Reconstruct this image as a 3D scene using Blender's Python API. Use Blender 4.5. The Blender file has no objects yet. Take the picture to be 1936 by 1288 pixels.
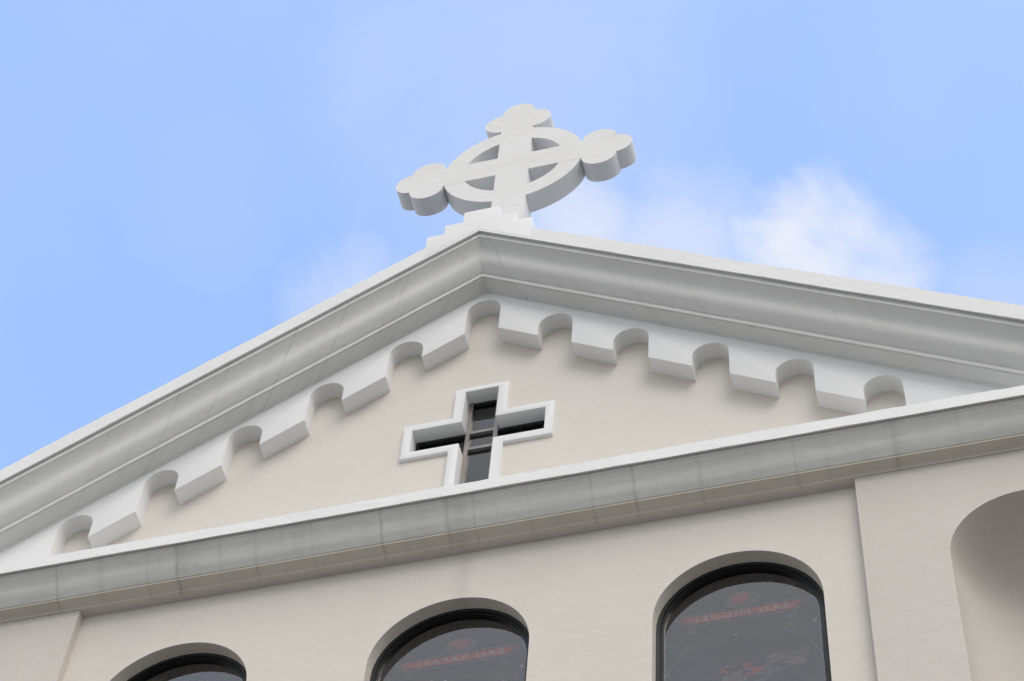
import bpy, bmesh, math, random
from mathutils import Vector, Matrix
from mathutils.geometry import tessellate_polygon
from mathutils import noise as mnoise

S = bpy.context.scene
C = S.collection
ZG = 16.36                      # height of the gable datum above the pavement
R = math.radians

# ------------------------------------------------------------------ camera
cd = bpy.data.cameras.new("camera"); cam = bpy.data.objects.new("camera", cd); C.objects.link(cam)
cd.sensor_width = 36; cd.lens = 78.95; cd.clip_end = 5000; cd.clip_start = 0.1
p_, r_, y_ = 0.99236254, -0.10674303, 0.34412055
M = Matrix.Rotation(y_, 3, 'Z') @ Matrix.Rotation(p_, 3, 'X') @ Matrix.Rotation(r_, 3, 'Y')
right, fwd, up = M.col[0], M.col[1], M.col[2]
mw = Matrix((right, up, -fwd)).transposed().to_4x4()
mw.translation = (3.44123895, -9.01483933, -14.75722599 + ZG)
cam.matrix_world = mw
S.camera = cam
S.render.resolution_x, S.render.resolution_y = 1024, 681

# ------------------------------------------------------------------ light
SUN_EL, SUN_AZ = 46.0, 143.0        # azimuth measured clockwise from +y
sd = bpy.data.lights.new("sun", 'SUN'); sun = bpy.data.objects.new("sun", sd); C.objects.link(sun)
sd.energy = 0.62; sd.angle = R(42); sd.color = (1.0, 0.945, 0.87)
az, el = R(SUN_AZ), R(SUN_EL)
sdir = Vector((math.sin(az) * math.cos(el), math.cos(az) * math.cos(el), math.sin(el)))
sun.rotation_euler = sdir.to_track_quat('Z', 'Y').to_euler()
sun.location = (0, -30, 40)

S.view_settings.view_transform = 'Standard'; S.view_settings.look = 'None'
S.view_settings.exposure = 1.5; S.view_settings.gamma = 1.0; S.view_settings.use_curve_mapping = False

# ------------------------------------------------------------------ node helpers
class NT:
    def __init__(s, tree): s.t = tree; s.n = tree.nodes; s.l = tree.links
    def add(s, typ, **kw):
        n = s.n.new(typ)
        for k, v in kw.items():
            if k.startswith('_'): n.inputs[k[1:].replace('_', ' ')].default_value = v
            else: setattr(n, k, v)
        return n
    def put(s, sock, v):
        if isinstance(v, bpy.types.NodeSocket): s.l.new(v, sock)
        else: sock.default_value = v
    def math(s, op, a, b=0.0, c=0.0, clamp=False):
        n = s.n.new('ShaderNodeMath'); n.operation = op; n.use_clamp = clamp
        for i, v in enumerate((a, b, c)): s.put(n.inputs[i], v)
        return n.outputs[0]
    def mapr(s, v, a, b, c=0.0, d=1.0, smooth=True):
        n = s.n.new('ShaderNodeMapRange'); n.interpolation_type = 'SMOOTHSTEP' if smooth else 'LINEAR'
        for i, x in enumerate((v, a, b, c, d)): s.put(n.inputs[i], x)
        return n.outputs[0]
    def mix(s, f, a, b, blend='MIX'):
        n = s.n.new('ShaderNodeMix'); n.data_type = 'RGBA'; n.blend_type = blend
        s.put(n.inputs[0], f); s.put(n.inputs[6], a); s.put(n.inputs[7], b)
        return n.outputs[2]
    def noise(s, vec, scale, detail=4, rough=0.55, dist=0.0):
        n = s.n.new('ShaderNodeTexNoise'); s.put(n.inputs['Vector'], vec)
        n.inputs['Scale'].default_value = scale; n.inputs['Detail'].default_value = detail
        n.inputs['Roughness'].default_value = rough; n.inputs['Distortion'].default_value = dist
        return n.outputs['Fac']
    def scale(s, vec, xyz, loc=(0, 0, 0)):
        n = s.n.new('ShaderNodeMapping'); s.put(n.inputs['Vector'], vec)
        n.inputs['Scale'].default_value = xyz; n.inputs['Location'].default_value = loc
        return n.outputs[0]
    def comb(s, x, y=0.0, z=0.0):
        n = s.n.new('ShaderNodeCombineXYZ')
        for i, v in enumerate((x, y, z)): s.put(n.inputs[i], v)
        return n.outputs[0]

def c4(c): return (c[0], c[1], c[2], 1.0)

# ------------------------------------------------------------------ world
W = bpy.data.worlds.new("World"); S.world = W; W.use_nodes = True
w = NT(W.node_tree); w.n.clear()
sky = w.add('ShaderNodeTexSky', sky_type='NISHITA', sun_disc=False)
sky.sun_elevation = R(SUN_EL); sky.sun_rotation = R(SUN_AZ)
sky.air_density = 1.0; sky.dust_density = 1.2; sky.ozone_density = 1.5
tc = w.add('ShaderNodeTexCoord'); gv = tc.outputs['Generated']
sep = w.add('ShaderNodeSeparateXYZ'); w.l.new(gv, sep.inputs[0])
def dot(d):
    n = w.n.new('ShaderNodeVectorMath'); n.operation = 'DOT_PRODUCT'
    w.l.new(gv, n.inputs[0]); n.inputs[1].default_value = d
    return n.outputs['Value']
fine = w.noise(w.scale(gv, (1, 1, 1), (3.1, 1.7, 0.4)), 9.0, 9, 0.60, 0.5)
big = w.noise(gv, 4.0, 6, 0.55, 0.3)
def blob(d, rad, amp, edge):
    d = Vector(d).normalized()
    f = w.mapr(dot(d), math.cos(R(rad)), 1.0, smooth=False)
    g = w.math('ADD', f, w.math('MULTIPLY', w.math('SUBTRACT', fine, 0.52), edge))
    return w.math('MULTIPLY', w.mapr(g, 0.0, 1.15), w.math('MULTIPLY', w.mapr(f, 0.0, 0.5), amp))
cl = blob((-0.0510, 0.502, 0.8634), 2.5, 1.0, 3.2)
for d, rad, amp, e in [((-0.040, 0.512, 0.858), 2.5, 1.0, 3.2), ((-0.024, 0.525, 0.850), 2.4, 0.85, 3.0),
                       ((-0.1487, 0.480, 0.8655), 2.1, 0.70, 3.2), ((-0.106, 0.503, 0.858), 2.6, 0.55, 2.8),
                       ((-0.092, 0.490, 0.867), 3.0, 0.32, 2.8), ((-0.250, 0.480, 0.841), 2.5, 0.42, 2.6),
                       ((-0.162, 0.410, 0.900), 8.0, 0.22, 1.2), ((0.025, 0.545, 0.838), 2.4, 0.30, 2.0),
                       ((-0.300, 0.420, 0.857), 3.5, 0.10, 2.4)]:
    cl = w.math('MAXIMUM', cl, blob(d, rad, amp, e))
veil = w.math('MULTIPLY', w.mapr(big, 0.35, 0.75), 0.10)
back = w.math('MULTIPLY', w.mapr(sep.outputs[1], 0.20, -0.25), w.mapr(w.noise(gv, 2.2, 6, 0.6), 0.30, 0.55, 0.62, 0.95))
cl = w.math('MAXIMUM', w.math('MAXIMUM', cl, veil), back, clamp=True)
skyc = w.mix(1.0, sky.outputs[0], (1.18, 1.12, 1.10, 1), 'MULTIPLY')
col = w.mix(cl, skyc, (2.08, 2.12, 2.25, 1))
low = w.mapr(sep.outputs[2], 0.72, 0.40, 0.0, 0.75)
col = w.mix(low, col, (1.95, 1.93, 1.90, 1))
bg = w.add('ShaderNodeBackground'); w.l.new(col, bg.inputs[0]); bg.inputs[1].default_value = 0.15
wo = w.add('ShaderNodeOutputWorld'); w.l.new(bg.outputs[0], wo.inputs[0])

# ------------------------------------------------------------------ materials
def base_mat(name):
    m = bpy.data.materials.new(name); m.use_nodes = True
    t = NT(m.node_tree); t.n.clear()
    o = t.add('ShaderNodeOutputMaterial'); b = t.add('ShaderNodeBsdfPrincipled')
    t.l.new(b.outputs[0], o.inputs[0])
    return m, t, b

def streaks(t, s, items, vec):
    """dark run marks at given positions of the coordinate s: (position, width, strength)"""
    wob = t.math('MULTIPLY', t.math('SUBTRACT', t.noise(vec, 6.0, 3), 0.5), 0.018)
    s = t.math('ADD', s, wob)
    acc = None
    for pos, wd, st in items:
        d = t.math('DIVIDE', t.math('SUBTRACT', s, pos), wd)
        g = t.math('MULTIPLY', t.math('EXPONENT', t.math('MULTIPLY', t.math('MULTIPLY', d, d), -1.0)), st)
        acc = g if acc is None else t.math('ADD', acc, g)
    return acc

def paint(name, color, rough=0.55, grime=0.10, grime_col=(0.42, 0.40, 0.36), bump=0.5, trowel=1.0, mode=None, items=(), fleck=0.0, run=0.12):
    m, t, b = base_mat(name)
    co = t.add('ShaderNodeTexCoord').outputs['Object']
    sp = t.add('ShaderNodeSeparateXYZ'); t.l.new(co, sp.inputs[0])
    x, y, z = sp.outputs
    cloud = t.noise(co, 1.3, 6, 0.6)
    patch = t.noise(t.scale(co, (1, 1, 2.2)), 4.5, 5, 0.6, 0.4)
    col = t.mix(t.mapr(cloud, 0.35, 0.7, 0, grime), c4(color), c4(grime_col))
    col = t.mix(t.mapr(patch, 0.52, 0.78, 0, grime * 0.8), col, c4(grime_col))
    # faint vertical rain washing
    wash = t.noise(t.scale(co, (9, 9, 0.35)), 1.0, 5, 0.6)
    col = t.mix(t.mapr(wash, 0.55, 0.85, 0, grime * 0.3), col, c4([v * 0.85 for v in grime_col]))
    if mode:
        if mode == 'rake':
            s = t.math('SUBTRACT', t.math('ABSOLUTE', x), t.math('MULTIPLY', y, 0.95))
            s2 = t.math('ADD', s, t.math('MULTIPLY', t.math('SIGN', x), 40.0))
            pos = t.math('SUBTRACT', x, t.math('MULTIPLY', t.math('SIGN', x), t.math('MULTIPLY', y, 0.95)))
        else:
            s2 = x; pos = x
        v = t.comb(t.math('MULTIPLY', s2, 7.0), t.math('MULTIPLY', y, 0.6), t.math('MULTIPLY', z, 0.3) if mode != 'rake' else 0.0)
        n1 = t.noise(v, 1.0, 6, 0.65)
        col = t.mix(t.mapr(n1, 0.48, 0.75, 0, run), col, (0.33, 0.33, 0.29, 1))
        if items:
            acc = streaks(t, pos, items, co)
            brk = t.mapr(t.noise(co, 9.0, 4), 0.30, 0.60, 0.45, 1.0)
            col = t.mix(t.math('MULTIPLY', acc, brk, clamp=True), col, (0.10, 0.10, 0.085, 1))
    if fleck:
        fl = t.noise(t.scale(co, (1, 1, 2.0)), 26.0, 3, 0.7, 1.2)
        gate = t.mapr(t.noise(co, 3.1, 3), 0.46, 0.58)
        col = t.mix(t.math('MULTIPLY', t.mapr(fl, 0.66, 0.72, 0, fleck), gate), col, (0.16, 0.14, 0.12, 1))
    t.l.new(col, b.inputs['Base Color'])
    t.put(b.inputs['Roughness'], t.mapr(patch, 0.3, 0.7, rough + 0.08, rough + 0.25))
    b.inputs['Specular IOR Level'].default_value = 0.22
    # plaster relief: grain + brush strokes + uneven trowelling
    grain = t.noise(co, 75.0, 5, 0.65)
    brush = t.noise(t.scale(co, (10, 10, 55)), 1.0, 5, 0.6, 0.3)
    tro = t.noise(t.scale(co, (1, 1, 1.6)), 7.0, 3, 0.5, 0.8)
    h = t.math('ADD', t.math('MULTIPLY', grain, 0.0030),
               t.math('ADD', t.math('MULTIPLY', brush, 0.0012), t.math('MULTIPLY', tro, 0.010 * trowel)))
    bp = t.add('ShaderNodeBump'); bp.inputs['Strength'].default_value = bump; bp.inputs['Distance'].default_value = 1.0
    t.l.new(h, bp.inputs['Height']); t.l.new(bp.outputs[0], b.inputs['Normal'])
    return m

HST = [(-1.98, 0.013, 0.34), (-1.93, 0.040, 0.10), (-2.88, 0.010, 0.22), (-2.55, 0.024, 0.07), (-1.40, 0.012, 0.14), (-.99, 0.010, 0.14), (-.49, 0.010, 0.25),
       (-.33, 0.024, 0.06), (-0.02, 0.016, 0.19), (.06, 0.056, 0.15), (.17, 0.010, 0.19), (.99, 0.010, 0.17), (1.28, 0.011, 0.26), (1.73, 0.016, 0.14), (2.37, 0.013, 0.12),
       (2.58, 0.016, 0.07), (3.03, 0.020, 0.15), (3.45, 0.016, 0.07), (.55, 0.010, 0.11), (-1.2, 0.016, 0.07), (-1.66, 0.010, 0.12), (-2.2, 0.010, 0.12)]
RST = [(0.50, .005, 0.28), (-0.50, .012, 0.09), (-.98, .008, 0.16), (-1.05, .03, 0.07), (-1.45, .008, 0.19), (-1.55, .02, 0.07), (-1.85, .009, 0.21), (-2.0, .03, 0.07),
       (-2.35, .009, 0.14), (-2.7, .01, 0.12), (-3.2, .01, 0.09), (1.6, .012, 0.06), (2.4, .01, 0.05), (3.1, .02, 0.05)]
M_white = paint("white_paint", (0.80, 0.81, 0.81), 0.5, 0.07, (0.50, 0.50, 0.48), 0.5, 0.7, fleck=0.5)
M_cross = paint("white_weathered_paint", (0.78, 0.785, 0.78), 0.55, 0.13, (0.54, 0.54, 0.51), 0.55, 0.9, fleck=0.5)
M_frieze = paint("white_smooth_paint", (0.79, 0.805, 0.81), 0.5, 0.05, (0.55, 0.55, 0.52), 0.35, 0.5, fleck=0.12)
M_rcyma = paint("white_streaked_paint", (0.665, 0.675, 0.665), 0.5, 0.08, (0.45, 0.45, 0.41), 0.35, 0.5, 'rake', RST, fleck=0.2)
M_hcyma = paint("greenish_stained_paint", (0.76, 0.775, 0.75), 0.5, 0.12, (0.36, 0.37, 0.33), 0.4, 0.6, 'flat', HST, fleck=0.3)
M_hfascia = paint("white_band_paint", (0.83, 0.84, 0.84), 0.5, 0.05, (0.5, 0.5, 0.46), 0.5, 0.8, fleck=0.5)
M_cream = paint("cream_paint", (0.70, 0.668, 0.615), 0.6, 0.08, (0.50, 0.46, 0.40), 0.35, 0.9, fleck=0.10)
M_creamlow = paint("cream_paint_lower", (0.68, 0.649, 0.594), 0.6, 0.10, (0.46, 0.43, 0.38), 0.35, 0.9, 'flat', [(0.06, .06, .13), (3.03, .05, .08), (-2.3, .1, .05)], fleck=0.10, run=0.03)
M_pil = paint("cream_paint_pilaster", (0.607, 0.579, 0.53), 0.6, 0.10, (0.42, 0.39, 0.34), 0.35, 0.9, fleck=0.12)
M_creambed = paint("cream_moulding_paint", (0.66, 0.632, 0.56), 0.6, 0.12, (0.32, 0.30, 0.25), 0.4, 0.6, 'flat', HST)

def simple(name, col, rough=0.5, metal=0.0, nscale=30, amt=0.3, bump=0.0):
    m, t, b = base_mat(name)
    co = t.add('ShaderNodeTexCoord').outputs['Object']
    n = t.noise(co, nscale, 5, 0.6)
    t.l.new(t.mix(t.mapr(n, 0.35, 0.7), c4(col), c4([v * (1 - amt) for v in col])), b.inputs['Base Color'])
    b.inputs['Roughness'].default_value = rough; b.inputs['Metallic'].default_value = metal
    if bump:
        bp = t.add('ShaderNodeBump'); bp.inputs['Distance'].default_value = bump; t.l.new(n, bp.inputs['Height']); t.l.new(bp.outputs[0], b.inputs['Normal'])
    return m
M_seal = simple("black_sealant", (0.012, 0.013, 0.014), 0.45, 0, 60, 0.3, 0.004)
M_black = simple("black_frame_metal", (0.035, 0.037, 0.04), 0.30, 0.6)
M_alu = simple("grey_brown_aluminium", (0.30, 0.28, 0.27), 0.4, 0.5, 12, 0.15)
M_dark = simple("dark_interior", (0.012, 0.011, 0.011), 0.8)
M_red = simple("red_glass_paint", (0.75, 0.09, 0.06), 0.6, 0, 40, 0.45)
M_let = simple("pale_letter_paint", (0.85, 0.80, 0.72), 0.6, 0, 60, 0.3)
M_line = simple("pale_outline_paint", (0.60, 0.66, 0.66), 0.6, 0, 50, 0.4)
M_gold = simple("gold_leaf_paint", (0.42, 0.31, 0.14), 0.6, 0, 50, 0.5)
M_grey = simple("grey_scroll_paint", (0.20, 0.21, 0.21), 0.6, 0, 50, 0.5)
M_blue = simple("blue_glass_paint", (0.035, 0.045, 0.20), 0.6, 0, 14, 0.6)
M_flesh = simple("pale_figure_paint", (0.38, 0.28, 0.25), 0.6, 0, 16, 0.55)
M_teal = simple("blue_grey_figure_paint", (0.16, 0.24, 0.27), 0.6, 0, 22, 0.6)
M_dot = simple("clear_white_spot", (0.9, 0.9, 0.88), 0.5)

def painted_panel_mat():
    m, t, b = base_mat("dark_painted_glass")
    co = t.add('ShaderNodeTexCoord').outputs['Object']
    a = t.noise(co, 7.0, 6, 0.6, 1.0); d = t.noise(co, 38.0, 4, 0.7, 2.0)
    col = t.mix(t.mapr(a, 0.35, 0.7), (0.006, 0.006, 0.007, 1), (0.045, 0.034, 0.026, 1))
    col = t.mix(t.mapr(d, 0.60, 0.68, 0, 0.5), col, (0.10, 0.095, 0.075, 1))
    t.l.new(col, b.inputs['Base Color']); b.inputs['Roughness'].default_value = 0.7
    return m
M_panel = painted_panel_mat()

def glass_mat(name, ior, tint, rough):
    m = bpy.data.materials.new(name); m.use_nodes = True
    t = NT(m.node_tree); t.n.clear()
    o = t.add('ShaderNodeOutputMaterial'); mx = t.add('ShaderNodeMixShader')
    tr = t.add('ShaderNodeBsdfTransparent'); tr.inputs[0].default_value = c4(tint)
    gl = t.add('ShaderNodeBsdfGlossy'); gl.inputs['Roughness'].default_value = rough; gl.inputs[0].default_value = (1, 1, 1, 1)
    fr = t.add('ShaderNodeFresnel'); fr.inputs[0].default_value = ior
    co = t.add('ShaderNodeTexCoord').outputs['Object']
    bp = t.add('ShaderNodeBump'); bp.inputs['Distance'].default_value = 0.0015
    t.l.new(t.noise(co, 3.0, 2), bp.inputs['Height'])
    t.l.new(bp.outputs[0], gl.inputs['Normal'])
    t.l.new(fr.outputs[0], mx.inputs[0]); t.l.new(tr.outputs[0], mx.inputs[1]); t.l.new(gl.outputs[0], mx.inputs[2]); t.l.new(mx.outputs[0], o.inputs[0])
    return m
M_glass = glass_mat("reflecting_window_glass", 2.1, (0.99, 0.99, 0.99), 0.0)
M_glass2 = glass_mat("tinted_window_glass", 1.9, (0.5, 0.46, 0.46), 0.0)

# ------------------------------------------------------------------ mesh helpers
def link(name, me, mat, parent=None):
    o = bpy.data.objects.new(name, me); C.objects.link(o)
    if mat: me.materials.append(mat)
    if parent: o.parent = parent
    return o

def finish(me, ang=32):
    for p in me.polygons: p.use_smooth = True
    me.set_sharp_from_angle(angle=R(ang))

def dedupe(pts):
    out = []
    for p in pts:
        if not out or (abs(p[0] - out[-1][0]) + abs(p[1] - out[-1][1])) > 1e-5: out.append(p)
    if (abs(out[0][0] - out[-1][0]) + abs(out[0][1] - out[-1][1])) < 1e-5: out.pop()
    return out

def area(p): return 0.5 * sum(p[i][0] * p[(i + 1) % len(p)][1] - p[(i + 1) % len(p)][0] * p[i][1] for i in range(len(p)))

def plate(name, outer, holes, yf, yb, mat, parent=None, back=True, bevel=0.0, sheet=False, sharp_below=None):
    """slab in the x-z plane from y=yf to y=yb, with real through holes"""
    outer = dedupe(outer)
    if area(outer) < 0: outer = outer[::-1]
    hs = []
    for h in holes:
        h = dedupe(h)
        if area(h) > 0: h = h[::-1]
        hs.append(h)
    loops = [outer] + hs
    flat = [p for l in loops for p in l]
    tris = tessellate_polygon([[Vector((p[0], p[1], 0)) for p in l] for l in loops])
    n = len(flat)
    V = [(p[0], yf, p[1] + ZG) for p in flat] + [(p[0], yb, p[1] + ZG) for p in flat]
    F = []
    for t in tris:
        a, b, c = t
        A, B, Cc = flat[a], flat[b], flat[c]
        s = (B[0] - A[0]) * (Cc[1] - A[1]) - (B[1] - A[1]) * (Cc[0] - A[0])
        if s < 0: a, c = c, a
        F.append((a, b, c))
        if back: F.append((c + n, b + n, a + n))
    k = 0
    if sheet: V = V[:n]; F = F[::2] if back else F; loops = []
    for l in loops:
        m = len(l)
        for i in range(m):
            j = (i + 1) % m
            F.append((k + i, k + i + n, k + j + n, k + j))
        k += m
    me = bpy.data.meshes.new(name); me.from_pydata(V, [], F)
    bm = bmesh.new(); bm.from_mesh(me)
    if not sheet: bmesh.ops.recalc_face_normals(bm, faces=bm.faces)
    if bevel:
        bmesh.ops.dissolve_limit(bm, angle_limit=R(1), verts=bm.verts, edges=bm.edges)
        es = [e for e in bm.edges if len(e.link_faces) == 2 and e.calc_face_angle(0) > R(40) and not (sharp_below and max(v.co.z - ZG - sharp_below(v.co.x) for v in e.verts) < 0.004)]
        bmesh.ops.bevel(bm, geom=es, offset=bevel, segments=2, profile=0.6, affect='EDGES', clamp_overlap=True)
    bm.to_mesh(me); bm.free()
    finish(me, 24)
    return link(name, me, mat, parent)

def sweep(name, prof, xs, zf, mat, parent=None, jit=0.0, seed=0, topjit=0.0):
    """profile [(y,z)] closed, carried along x; zf(x) is the rise; jit = uneven hand-made edge"""
    n = len(prof); V = []; F = []
    for xi in xs:
        calm = min(1.0, max(0.0, (abs(xi) - 0.46) / 0.4)) if topjit and zf(1) else 1.0
        for k, (y, z) in enumerate(prof):
            jy = jit * mnoise.noise(Vector((xi * 2.1, k * 1.7 + seed, 3.3))) + jit * 0.5 * mnoise.noise(Vector((xi * 9.0, k * 1.7 + seed, 7.3)))
            jz = jit * mnoise.noise(Vector((xi * 1.9, k * 2.3 + seed, 11.1))) + jit * 0.5 * mnoise.noise(Vector((xi * 11.0, k * 2.3 + seed, 17.1)))
            jy *= calm; jz *= calm
            if topjit and k == 0:
                jz += topjit * (mnoise.noise(Vector((xi * 1.3, 5.5, seed))) + 0.9 * mnoise.noise(Vector((xi * 14.0, 9.5, seed))))
            V.append((xi, y + jy, z + zf(xi) + jz + ZG))
    for i in range(len(xs) - 1):
        for k in range(n):
            l = (k + 1) % n
            F.append((i * n + k, i * n + l, (i + 1) * n + l, (i + 1) * n + k))
    F.append(tuple(range(n))); F.append(tuple(range((len(xs) - 1) * n, len(xs) * n))[::-1])
    me = bpy.data.meshes.new(name); me.from_pydata(V, [], F)
    bm = bmesh.new(); bm.from_mesh(me); bmesh.ops.recalc_face_normals(bm, faces=bm.faces); bm.to_mesh(me); bm.free()
    finish(me, 28)
    return link(name, me, mat, parent)

def arc(cx, cz, rx, rz, a0, a1, n=20):
    return [(cx + rx * math.cos(R(a0 + (a1 - a0) * i / n)), cz + rz * math.sin(R(a0 + (a1 - a0) * i / n))) for i in range(n + 1)]

def box(name, x0, x1, y0, y1, z0, z1, mat, parent=None):
    return plate(name, [(x0, z0), (x1, z0), (x1, z1), (x0, z1)], [], y0, y1, mat, parent)

def xrange(a, b, st):
    n = max(1, int(round((b - a) / st))); return [a + (b - a) * i / n for i in range(n + 1)]

# ------------------------------------------------------------------ ground
def ground():
    m, t, b = base_mat("paving_concrete")
    co = t.add('ShaderNodeTexCoord').outputs['Object']
    n = t.noise(co, 0.6, 6, 0.6); g = t.noise(co, 25, 4)
    br = t.add('ShaderNodeTexBrick'); t.l.new(co, br.inputs['Vector']); br.inputs['Scale'].default_value = 1.0
    br.inputs['Color1'].default_value = (0.205, 0.19, 0.168, 1); br.inputs['Color2'].default_value = (0.175, 0.162, 0.143, 1); br.inputs['Mortar'].default_value = (0.10, 0.097, 0.09, 1)
    br.inputs['Mortar Size'].default_value = 0.008; br.inputs['Brick Width'].default_value = 0.6; br.inputs['Row Height'].default_value = 0.6
    col = t.mix(t.mapr(n, 0.4, 0.7, 0, 0.35), br.outputs[0], (0.135, 0.12, 0.10, 1))
    t.l.new(col, b.inputs['Base Color']); b.inputs['Roughness'].default_value = 0.85
    bp = t.add('ShaderNodeBump'); bp.inputs['Distance'].default_value = 0.004; t.l.new(g, bp.inputs['Height']); t.l.new(bp.outputs[0], b.inputs['Normal'])
    s = 1500
    me = bpy.data.meshes.new("ground"); me.from_pydata([(-s, -s, 0), (s, -s, 0), (s, s, 0), (-s, s, 0)], [], [(0, 1, 2, 3)])
    o = link("ground", me, m); o['kind'] = 'structure'; o['label'] = 'paved ground in front of the church'
ground()

# ------------------------------------------------------------------ church
church = bpy.data.objects.new("church_building", None); C.objects.link(church)
church['label'] = 'cream and white church front with a stepped gable, arched windows and deep cornices'
church['category'] = 'church'

m_ = 0.6756
YF = -0.476
rk = lambda x: -m_ * abs(x)
HW = 5.15
zero = lambda x: 0.0

# pediment wall with the cross-shaped opening
wx = 0.024
def cross_outline(hs, ha, top, zt, zb, bottom):
    return [(wx - hs, bottom), (wx + hs, bottom), (wx + hs, zb), (wx + ha, zb), (wx + ha, zt), (wx + hs, zt),
            (wx + hs, top), (wx - hs, top), (wx - hs, zt), (wx - ha, zt), (wx - ha, zb), (wx - hs, zb)]
CO = cross_outline(0.129, 0.512, -0.747, -1.140, -1.412, -2.13)
CF = cross_outline(0.2077, 0.580, -0.697, -1.069, -1.491, -2.21)
mid = cross_outline(0.165, 0.545, -0.72, -1.105, -1.45, -2.17)
plate("pediment_wall", [(-4.9, -2.62), (4.9, -2.62), (4.9, 0.62 - m_ * 4.9), (0, 0.62), (-4.9, 0.62 - m_ * 4.9)], [mid], 0.0, 0.22, M_cream, church)

# arched frieze under the rake
a = 0.1354
spring = {0: .217, 1: .219, 2: .210, 3: .214, 4: .211, 5: .214, -1: .216, -2: .228, -3: .243, -4: .246, -5: .256}
pts = []
XE = 4.6
pts.append((-XE, -m_ * XE))
for k in range(-5, 6):
    xl, xr = k * .6 - a, k * .6 + a
    zc = spring[k] - m_ * abs(k * .6)
    pts.append((xl, -m_ * abs(xl)))
    pts += [(xl, zc)] + arc(k * .6, zc, a, a, 180, 0, 18) + [(xr, zc)]
    pts.append((xr, -m_ * abs(xr)))
pts.append((XE, -m_ * XE))
pts += [(XE, 0.52 - m_ * XE), (0, 0.52), (-XE, 0.52 - m_ * XE)]
plate("arched_frieze", pts, [], -0.142, 0.004, M_frieze, church, bevel=0.004)

# raking cornice: coping band, cyma, bed mould
XS = sorted(set([round(v, 4) for v in xrange(-HW, 0, 0.05) + xrange(0, HW, 0.05)]))
sweep("coping_band", [(YF, 1.078), (YF, 0.897), (YF + 0.006, 0.897), (YF + 0.008, 0.909), (-0.446, 0.909), (-0.40, 0.912), (0.25, 0.90), (0.25, 1.078)], XS, rk, M_white, church, 0.0035, 1, 0.008)
def cyma(y0, z0, y1, z1, n=14, bulge=0.12):
    """S-curve from the outer top (hollow) to the inner bottom (round)"""
    out = []
    for i in range(n + 1):
        t = i / n
        u = t + bulge * math.sin(2 * math.pi * t)       # runs inward early, drops, runs inward late
        out.append((y0 + (y1 - y0) * u, z0 + (z1 - z0) * t))
    return out
pr = [(-0.450, 0.915), (-0.450, 0.847)] + cyma(-0.444, 0.845, -0.284, 0.552) + [(-0.277, 0.549), (-0.277, 0.508), (-0.20, 0.508), (0.10, 0.508), (0.10, 0.915)]
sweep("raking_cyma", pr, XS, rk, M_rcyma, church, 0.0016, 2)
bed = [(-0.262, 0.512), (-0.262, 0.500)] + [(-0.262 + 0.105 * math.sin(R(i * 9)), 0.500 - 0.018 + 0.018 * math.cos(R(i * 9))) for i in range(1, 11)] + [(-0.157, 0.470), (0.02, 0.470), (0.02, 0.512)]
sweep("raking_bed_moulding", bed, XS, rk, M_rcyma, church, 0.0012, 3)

# horizontal cornice
YH = -0.38
XH = xrange(-HW, HW, 0.05)
sweep("cornice_band", [(YH, -2.428), (YH, -2.536), (YH + 0.007, -2.536), (YH + 0.009, -2.518), (-0.350, -2.518), (-0.30, -2.51), (0.02, -2.53), (0.02, -2.395)], XH, zero, M_hfascia, church, 0.003, 4, 0.006)
pr = [(-0.353, -2.515), (-0.353, -2.552), (-0.345, -2.553)] + cyma(-0.344, -2.556, -0.215, -2.722, 14, 0.055) + [(-0.15, -2.722), (0.02, -2.722), (0.02, -2.525)]
sweep("cornice_cyma", pr, XH, zero, M_hcyma, church, 0.002, 5)
bed = [(-0.208, -2.7195), (-0.208, -2.737), (-0.198, -2.738)] + [(-0.196 + 0.066 * math.sin(R(i * 9)), -2.740 - 0.021 * (1 - math.cos(R(i * 9)))) for i in range(1, 11)] + [(-0.130, -2.7725), (-0.10, -2.7725), (-0.10, -2.7195)]
sweep("cornice_bed_moulding", bed, XH, zero, M_creambed, church, 0.0, 6)

# lower front: pilasters standing proud of a recessed window bay
GB = -ZG
bay = [(-2.73, GB + 0.6), (2.73, GB + 0.6), (2.73, -2.7715), (-2.73, -2.7715)]
def arched(cx, hw, top, bottom, n=28):
    zc = top - hw
    return [(cx - hw, bottom), (cx + hw, bottom), (cx + hw, zc)] + arc(cx, zc, hw, hw, 0, 180, n) + [(cx - hw, zc)]
NR, NX, NZ, NB = 0.522, 3.784, -3.715, -6.2
niches = [arched(s * NX, NR, NZ + NR, NB) for s in (1, -1)]
plate("front_wall", [(-4.9, GB), (4.9, GB), (4.9, -2.735), (-4.9, -2.735)], [bay] + niches, -0.12, 0.02, M_pil, church, back=False)
for s in (1, -1):
    V = []; F = []; nu, nv = 28, 14
    rows = []
    for j in range(0, 31):
        z = NB + (NZ - NB) * j / 30
        rows.append([(s * NX + NR * math.cos(R(180 * i / nu)), -0.12 + 1.05 * NR * math.sin(R(180 * i / nu)), z) for i in range(nu + 1)])
    for j in range(1, nv + 1):
        ph = R(90 * j / nv)
        rows.append([(s * NX + NR * math.cos(R(180 * i / nu)) * math.cos(ph), -0.12 + 1.05 * NR * math.sin(R(180 * i / nu)) * math.cos(ph), NZ + NR * math.sin(ph)) for i in range(nu + 1)])
    for r in rows: V += [(p[0], p[1] + 0.001, p[2] + ZG) for p in r]
    for j in range(len(rows) - 1):
        for i in range(nu):
            q = j * (nu + 1) + i
            F.append((q, q + nu + 1, q + nu + 2, q + 1))
    V.append((s * NX, -0.119, NB + ZG)); c = len(V) - 1
    for i in range(nu): F.append((c, i, i + 1))
    me = bpy.data.meshes.new("niche"); me.from_pydata(V, [], F); finish(me, 50)
    link("niche", me, M_pil, church)

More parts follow.
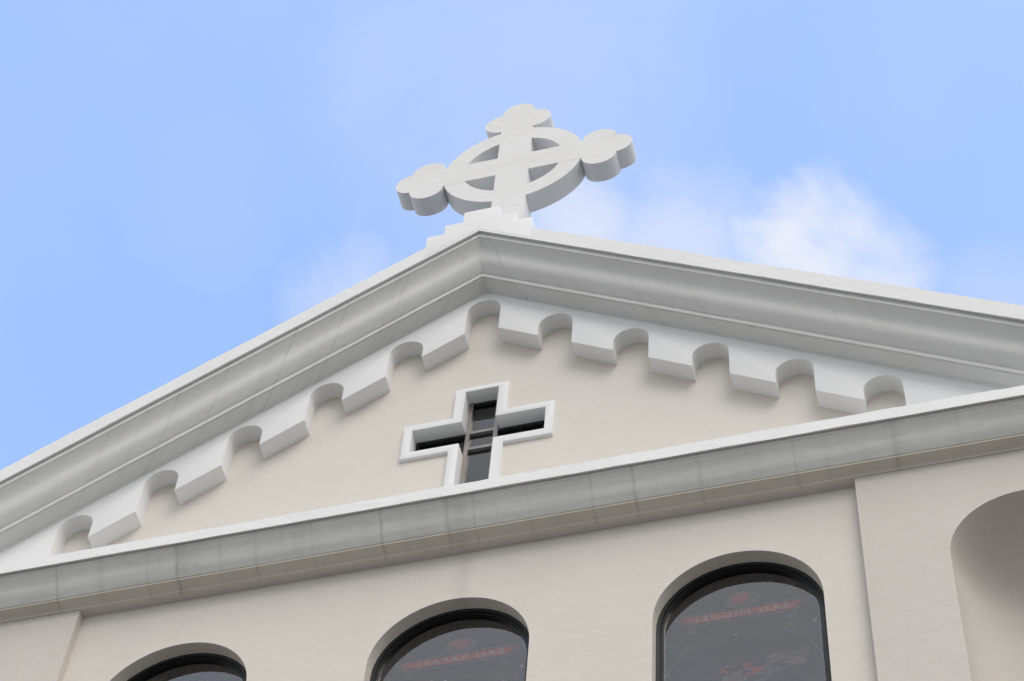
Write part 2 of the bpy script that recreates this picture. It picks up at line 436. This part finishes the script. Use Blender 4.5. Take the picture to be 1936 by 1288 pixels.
WINX = (1.91, 0.015, -1.90)
opens = [arched(x, 0.545, -3.25, -6.30) for x in WINX]
plate("window_bay_wall", [(-2.75, GB + 0.5), (2.75, GB + 0.5), (2.75, -2.70), (-2.75, -2.70)], opens, -0.05, 0.30, M_creamlow, church, back=False)

# body of the nave behind the front
plate("side_wall", [(-4.9, GB), (-4.6, GB), (-4.6, -2.5), (-4.9, -2.5)], [], 0.03, 22, M_creamlow, church)
plate("side_wall", [(4.6, GB), (4.9, GB), (4.9, -2.5), (4.6, -2.5)], [], 0.03, 22, M_creamlow, church)
M_roof = simple("grey_metal_roof", (0.22, 0.23, 0.24), 0.5, 0.3, 6, 0.3)
plate("roof", [(-5.2, 0.55 - m_ * 5.2), (0, 0.55), (5.2, 0.55 - m_ * 5.2), (5.2, 0.40 - m_ * 5.2), (0, 0.40), (-5.2, 0.40 - m_ * 5.2)], [], 0.26, 22.3, M_roof, church)
plate("rear_wall", [(-4.9, GB), (4.9, GB), (4.9, 0.35 - m_ * 4.9), (0, 0.35), (-4.9, 0.35 - m_ * 4.9)], [], 21.9, 22.0, M_creamlow, church)

# stepped pedestal on the gable peak
w1, w2, w3 = .150, .300, .440
s1, s2, s3 = 1.243, 1.085, 0.950
rt = lambda x: 0.925 - m_ * abs(x)
plate("stepped_pedestal", [(-w3, rt(w3)), (0, rt(0)), (w3, rt(w3)), (w3, s3), (w2, s3), (w2, s2), (w1, s2), (w1, s1), (-w1, s1), (-w1, s2), (-w2, s2), (-w2, s3), (-w3, s3)],
      [], YF - 0.0012, 0.42, M_white, church, bevel=0.005, sharp_below=rt)

# cross-shaped window
win = plate("cross_window_surround", CF, [CO], -0.03, 0.092, M_frieze, church, bevel=0.009)
win['label'] = 'raised white surround of the cross-shaped window in the gable'
YG = 0.112
C2 = cross_outline(0.104, 0.487, -0.772, -1.165, -1.387, -2.11)
plate("window_frame", CO, [C2], 0.088, 0.125, M_black, win)
box("mullion", wx - 0.129, wx - 0.098, 0.082, 0.13, -2.12, -0.75, M_alu, win)
box("mullion", wx + 0.086, wx + 0.119, 0.082, 0.13, -2.12, -0.75, M_alu, win)
box("transom", wx - 0.098, wx + 0.086, 0.085, 0.13, -1.150, -1.120, M_alu, win)
box("transom", wx - 0.098, wx + 0.086, 0.085, 0.13, -1.352, -1.322, M_alu, win)
plate("pane", cross_outline(0.127, 0.51, -0.749, -1.142, -1.410, -2.128), [], YG, YG, M_glass2, win, sheet=True)
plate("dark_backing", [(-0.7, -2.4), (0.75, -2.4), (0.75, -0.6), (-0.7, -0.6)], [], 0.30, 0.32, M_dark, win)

# arched windows with painted glass behind the pane
def ribbon(V, F, pts, wd, y):
    n0 = len(V); n = len(pts)
    for i, p in enumerate(pts):
        q0 = pts[max(0, i - 1)]; q1 = pts[min(n - 1, i + 1)]
        dx, dz = q1[0] - q0[0], q1[1] - q0[1]; L = math.hypot(dx, dz) or 1
        k = wd * (0.35 + 0.65 * math.sin(math.pi * (i + 0.5) / n))
        V += [(p[0] - dz / L * k, y, p[1] + dx / L * k + ZG), (p[0] + dz / L * k, y, p[1] - dx / L * k + ZG)]
    for i in range(n - 1): F.append((n0 + 2 * i, n0 + 2 * i + 1, n0 + 2 * i + 3, n0 + 2 * i + 2))

def strokes(name, mat, cx, clusters, y, rnd, parent, wd=0.0028):
    V, F = [], []
    for (x, z, sx, sz, n, ln, ang) in clusters:
        for _ in range(n):
            px, pz = cx + x + rnd.gauss(0, sx), z + rnd.gauss(0, sz)
            th = R(ang + rnd.uniform(-60, 60)); cv = rnd.uniform(-9, 9) / max(ln, .02) * 0.06
            P = []
            L = ln * rnd.uniform(0.5, 1.3)
            for i in range(8):
                P.append((px, pz)); px += math.cos(th) * L / 7; pz += math.sin(th) * L / 7; th += cv * 0.16
            zc = -3.795
            if all(abs(p[0] - cx) < 0.49 and not (-3.728 < p[1] < -3.642) and (p[1] < zc or math.hypot(p[0] - cx, p[1] - zc) < 0.49) for p in P):
                ribbon(V, F, P, wd * rnd.uniform(0.6, 1.3), y + rnd.uniform(0, 0.0012))
    me = bpy.data.meshes.new(name); me.from_pydata(V, [], F)
    return link(name, me, mat, parent)

def loopline(name, mat, paths, wd, y, parent):
    V, F = [], []
    for P in paths:
        Q = []
        for i in range(len(P) - 1):
            for k in range(6): Q.append((P[i][0] + (P[i + 1][0] - P[i][0]) * k / 6, P[i][1] + (P[i + 1][1] - P[i][1]) * k / 6))
        Q.append(P[-1])
        n0 = len(V)
        for i, p in enumerate(Q):
            q0 = Q[max(0, i - 1)]; q1 = Q[min(len(Q) - 1, i + 1)]
            dx, dz = q1[0] - q0[0], q1[1] - q0[1]; L = math.hypot(dx, dz) or 1
            V += [(p[0] - dz / L * wd, y, p[1] + dx / L * wd + ZG), (p[0] + dz / L * wd, y, p[1] - dx / L * wd + ZG)]
        for i in range(len(Q) - 1): F.append((n0 + 2 * i, n0 + 2 * i + 1, n0 + 2 * i + 3, n0 + 2 * i + 2))
    me = bpy.data.meshes.new(name); me.from_pydata(V, [], F)
    return link(name, me, mat, parent)

def patch(name, mat, cx, cz, rx, rz, y, parent, seed, rot=0, amp=0.25):
    n = 40; V = [(cx, y, cz + ZG)]
    for i in range(n):
        t = 2 * math.pi * i / n
        q = 1 + amp * mnoise.noise(Vector((math.cos(t) * 1.4 + seed, math.sin(t) * 1.4, seed * 2.7))) * 1.6
        ux, uz = rx * q * math.cos(t), rz * q * math.sin(t)
        V.append((cx + ux * math.cos(rot) - uz * math.sin(rot), y, cz + ux * math.sin(rot) + uz * math.cos(rot) + ZG))
    me = bpy.data.meshes.new(name); me.from_pydata(V, [], [(0, 1 + (i + 1) % n, 1 + i) for i in range(n)])
    return link(name, me, mat, parent)

def lettering(text, x0, x1, z0, z1, y, parent):
    cu = bpy.data.curves.new("lettering", 'FONT'); cu.body = text; cu.align_x = 'LEFT'; cu.size = 1.0; cu.space_character = 1.28; cu.offset = 0.012
    tmp = bpy.data.objects.new("tmp", cu); C.objects.link(tmp)
    dg = bpy.context.evaluated_depsgraph_get()
    me = bpy.data.meshes.new_from_object(tmp.evaluated_get(dg))
    bpy.data.objects.remove(tmp)
    xs = [v.co.x for v in me.vertices]; ys = [v.co.y for v in me.vertices]
    ax, bx, ay, by = min(xs), max(xs), min(ys), max(ys)
    for v in me.vertices:
        u = (v.co.x - ax) / (bx - ax); t = (v.co.y - ay) / (by - ay)
        v.co = (x1 - u * (x1 - x0), y, z0 + t * (z1 - z0) + ZG)      # reads mirrored from outside
    me.name = "lettering"
    return link("lettering", me, M_let, parent)

def window(cx, dx, text, seed, label):
    rnd = random.Random(seed)
    outer = arched(cx, 0.5449, -3.2501, -6.30)
    f = plate("arched_window", outer, [arched(cx, 0.520, -3.275, -6.27)], 0.046, 0.20, M_seal, church)
    f['label'] = label
    plate("window_frame", arched(cx, 0.519, -3.276, -6.268), [arched(cx, 0.502, -3.293, -6.25)], 0.058, 0.092, M_black, f)
    plate("window_bead", arched(cx, 0.5018, -3.2932, -6.25), [arched(cx, 0.497, -3.298, -6.245)], 0.070, 0.094, M_black, f)
    plate("pane", arched(cx, 0.497, -3.298, -6.245), [], 0.083, 0.083, M_glass, f, sheet=True)
    plate("painted_panel", arched(cx, 0.5008, -3.2942, -6.249), [], 0.100, 0.112, M_panel, f)
    X = cx + dx
    y = 0.0965
    bn = [(X - .40, -3.652), (X + .395, -3.648), (X + .338, -3.719), (X - .358, -3.722)]
    plate("name_banner", bn, [], y, y + 0.002, M_red, f)
    if text: lettering(text, X - .318 + (0.02 if 'RAF' in text else 0), X + .302, -3.710, -3.660, y - 0.0012, f)
    zc = -3.795
    loopline("banner_trim", M_line, [
        [(X - .44, -3.662), (X - .415, -3.67), (X - .385, -3.70), (X - .365, -3.741), (X + .350, -3.739), (X + .372, -3.705), (X + .41, -3.665), (X + .47, -3.640)],
        [(X - .44, -3.640), (X - .20, -3.633), (X - .10, -3.630)], [(X + .11, -3.630), (X + .28, -3.632), (X + .46, -3.628)]], 0.0026, y, f)
    # the great circle below and the small strut lines beside it
    ring = [(cx + 0.505 * math.cos(R(t)), -4.32 + 0.475 * math.sin(R(t))) for t in range(12, 169, 4)]
    segs = [ring[:13], ring[19:21], ring[23:25], ring[31:]]
    loopline("circle_trim", M_line, segs, 0.0022, y, f)
    loopline("strut_pattern", M_line, [[(X + sx * (.312 + k * .014), -3.768), (X + sx * (.312 + k * .014), -3.822)] for sx in (1, -1) for k in (-1, 0, 1, 2)], 0.0022, y, f)
    g = patch("medallion", M_grey, X + .005, -3.565, .115, .085, y + 0.0018, f, 0.4 + seed, 0, 0.10)
    patch("medallion_jewel", M_red, X - .004, -3.538, .066, .046, y, f, 1.9 + seed, 0, 0.22)
    strokes("scroll_pattern", M_grey, cx, [(-.2, -3.5, .10, .06, 60, .05, 30), (.22, -3.50, .10, .06, 70, .06, -30), (0, -3.42, .18, .03, 40, .05, 0), (.3, -3.57, .07, .03, 30, .05, -20), (-.3, -3.58, .06, .03, 30, .05, 20),
                                            (0, -3.78, .22, .02, 30, .05, 0), (0, -3.62, .10, .02, 20, .06, 0)], y - 0.0014, rnd, f, 0.0022)
    strokes("leaf_pattern", M_gold, cx, [(.30, -3.88, .07, .03, 46, .055, -40), (.38, -3.93, .04, .04, 30, .05, -60), (.12, -3.88, .04, .02, 16, .05, 200),
                                          (-.36, -3.95, .06, .04, 46, .045, 60), (-.45, -3.84, .025, .03, 16, .06, 100), (-.25, -3.92, .06, .025, 24, .04, 20), (-.15, -3.88, .06, .02, 14, .04, 20),
                                          (.28, -3.46, .06, .05, 12, .08, -45), (-.40, -4.03, .03, .03, 14, .04, 70)], y - 0.003, rnd, f, 0.0026)
    patch("blue_glass_patch", M_blue, cx - .455, -3.95, .035, .055, y, f, 2.2 + seed)
    patch("blue_glass_patch", M_blue, cx + .450, -3.95, .035, .045, y, f, 5.2 + seed)
    loopline("panel_border", M_line, [[(cx - .493, -6.2), (cx - .493, -3.80)], [(cx + .493, -6.2), (cx + .493, -3.80), (cx + .486, -3.71), (cx + .463, -3.635)]], 0.0030, y, f)
    if seed != 3:
        for (x, z, rx, rz, mt, rt_) in [(.27, -4.15, .105, .040, M_flesh, .30), (.33, -4.22, .085, .035, M_flesh, .25), (.16, -4.27, .075, .045, M_teal, .3), (.05, -4.25, .05, .03, M_red, .6),
                                       (-.05, -4.24, .07, .075, M_flesh, .2), (-.06, -4.20, .075, .03, M_red, .35), (.0, -4.42, .16, .12, M_teal, .1)]:
            patch("figure_patch", mt, cx + x, z, rx, rz, y + 0.0008 + 0.0004 * (mt is M_teal), f, 3 * x + 7 * z + seed, rt_, 0.75)
        patch("clear_spot", M_dot, cx - .043, -3.889, .010, .010, y - .002, f, 9, 0, 0.05)
        patch("clear_spot", M_dot, cx + .461, -3.865, .014, .007, y - .002, f, 4, 0.9, 0.3)
    return f

window(1.91, 0.0, "SAN MIGUEL", 1, 'arched window whose mirrored banner reads SAN MIGUEL, beside the right pilaster')
window(0.015, 0.03, "SAN RAFAEL", 2, 'arched window whose mirrored banner reads SAN RAFAEL, below the cross window')
window(-1.90, 0.0, None, 3, 'arched window of which only the head shows, leftmost of three')

# ------------------------------------------------------------------ ringed cross on the peak
ZC, YC, TH = 3.0754, 0.105, 0.188
cross = bpy.data.objects.new("ringed_cross", None); C.objects.link(cross)
cross.location = (0, 0, 0)
cross['label'] = 'white ringed stone cross with trefoil arm ends standing on the stepped gable peak'; cross['category'] = 'cross'
hb, hz_ = 0.152, 0.157
o = [(hb, 1.20 - ZC), (hb, -hz_), (.64, -hz_)]
o += arc(.80, -hz_, .16, .160, 180, 360, 18)
o += arc(.96, 0, .143, hz_, -90, 90, 16)
o += arc(.80, hz_, .16, .160, 0, 180, 18)
o += [(.64, hz_), (hb, hz_), (hb, .675)]
o += arc(.157, .835, .158, .160, -90, 90, 18)
o += arc(0, .995, .157, .180, 0, 180, 18)
o += arc(-.157, .835, .158, .160, 90, 270, 18)
o += [(-hb, .675), (-hb, hz_), (-.64, hz_)]
o += arc(-.80, hz_, .16, .160, 0, 180, 18)
o += arc(-.96, 0, .143, hz_, 90, 270, 16)
o += arc(-.80, -hz_, .16, .160, 180, 360, 18)
o += [(-.64, -hz_), (-hb, -hz_), (-hb, 1.20 - ZC)]
plate("cross_body", [(x, z + ZC) for x, z in o], [], YC, YC + TH, M_cross, cross, bevel=0.004)
RO, RI = 0.6525, 0.461
for q in range(4):
    a0o, a1o = math.degrees(math.asin(hz_ / RO)), math.degrees(math.acos(hb / RO))
    a0i, a1i = math.degrees(math.asin(hz_ / RI)), math.degrees(math.acos(hb / RI))
    P = arc(0, 0, RO, RO, a0o, a1o, 22) + arc(0, 0, RI, RI, a1i, a0i, 18)
    sx, sz = (1, 1, -1, -1)[q], (1, -1, 1, -1)[q]
    plate("ring_segment", [(x * sx, z * sz + ZC) for x, z in P], [], YC + 0.001, YC + TH - 0.001, M_cross, cross)

# every part keeps building coordinates; the two roots sit at their bases
for root, base in ((cross, Vector((0, 0.2, ZG + 1.2))),):
    root.location = base
    for ch in root.children: ch.location = -base
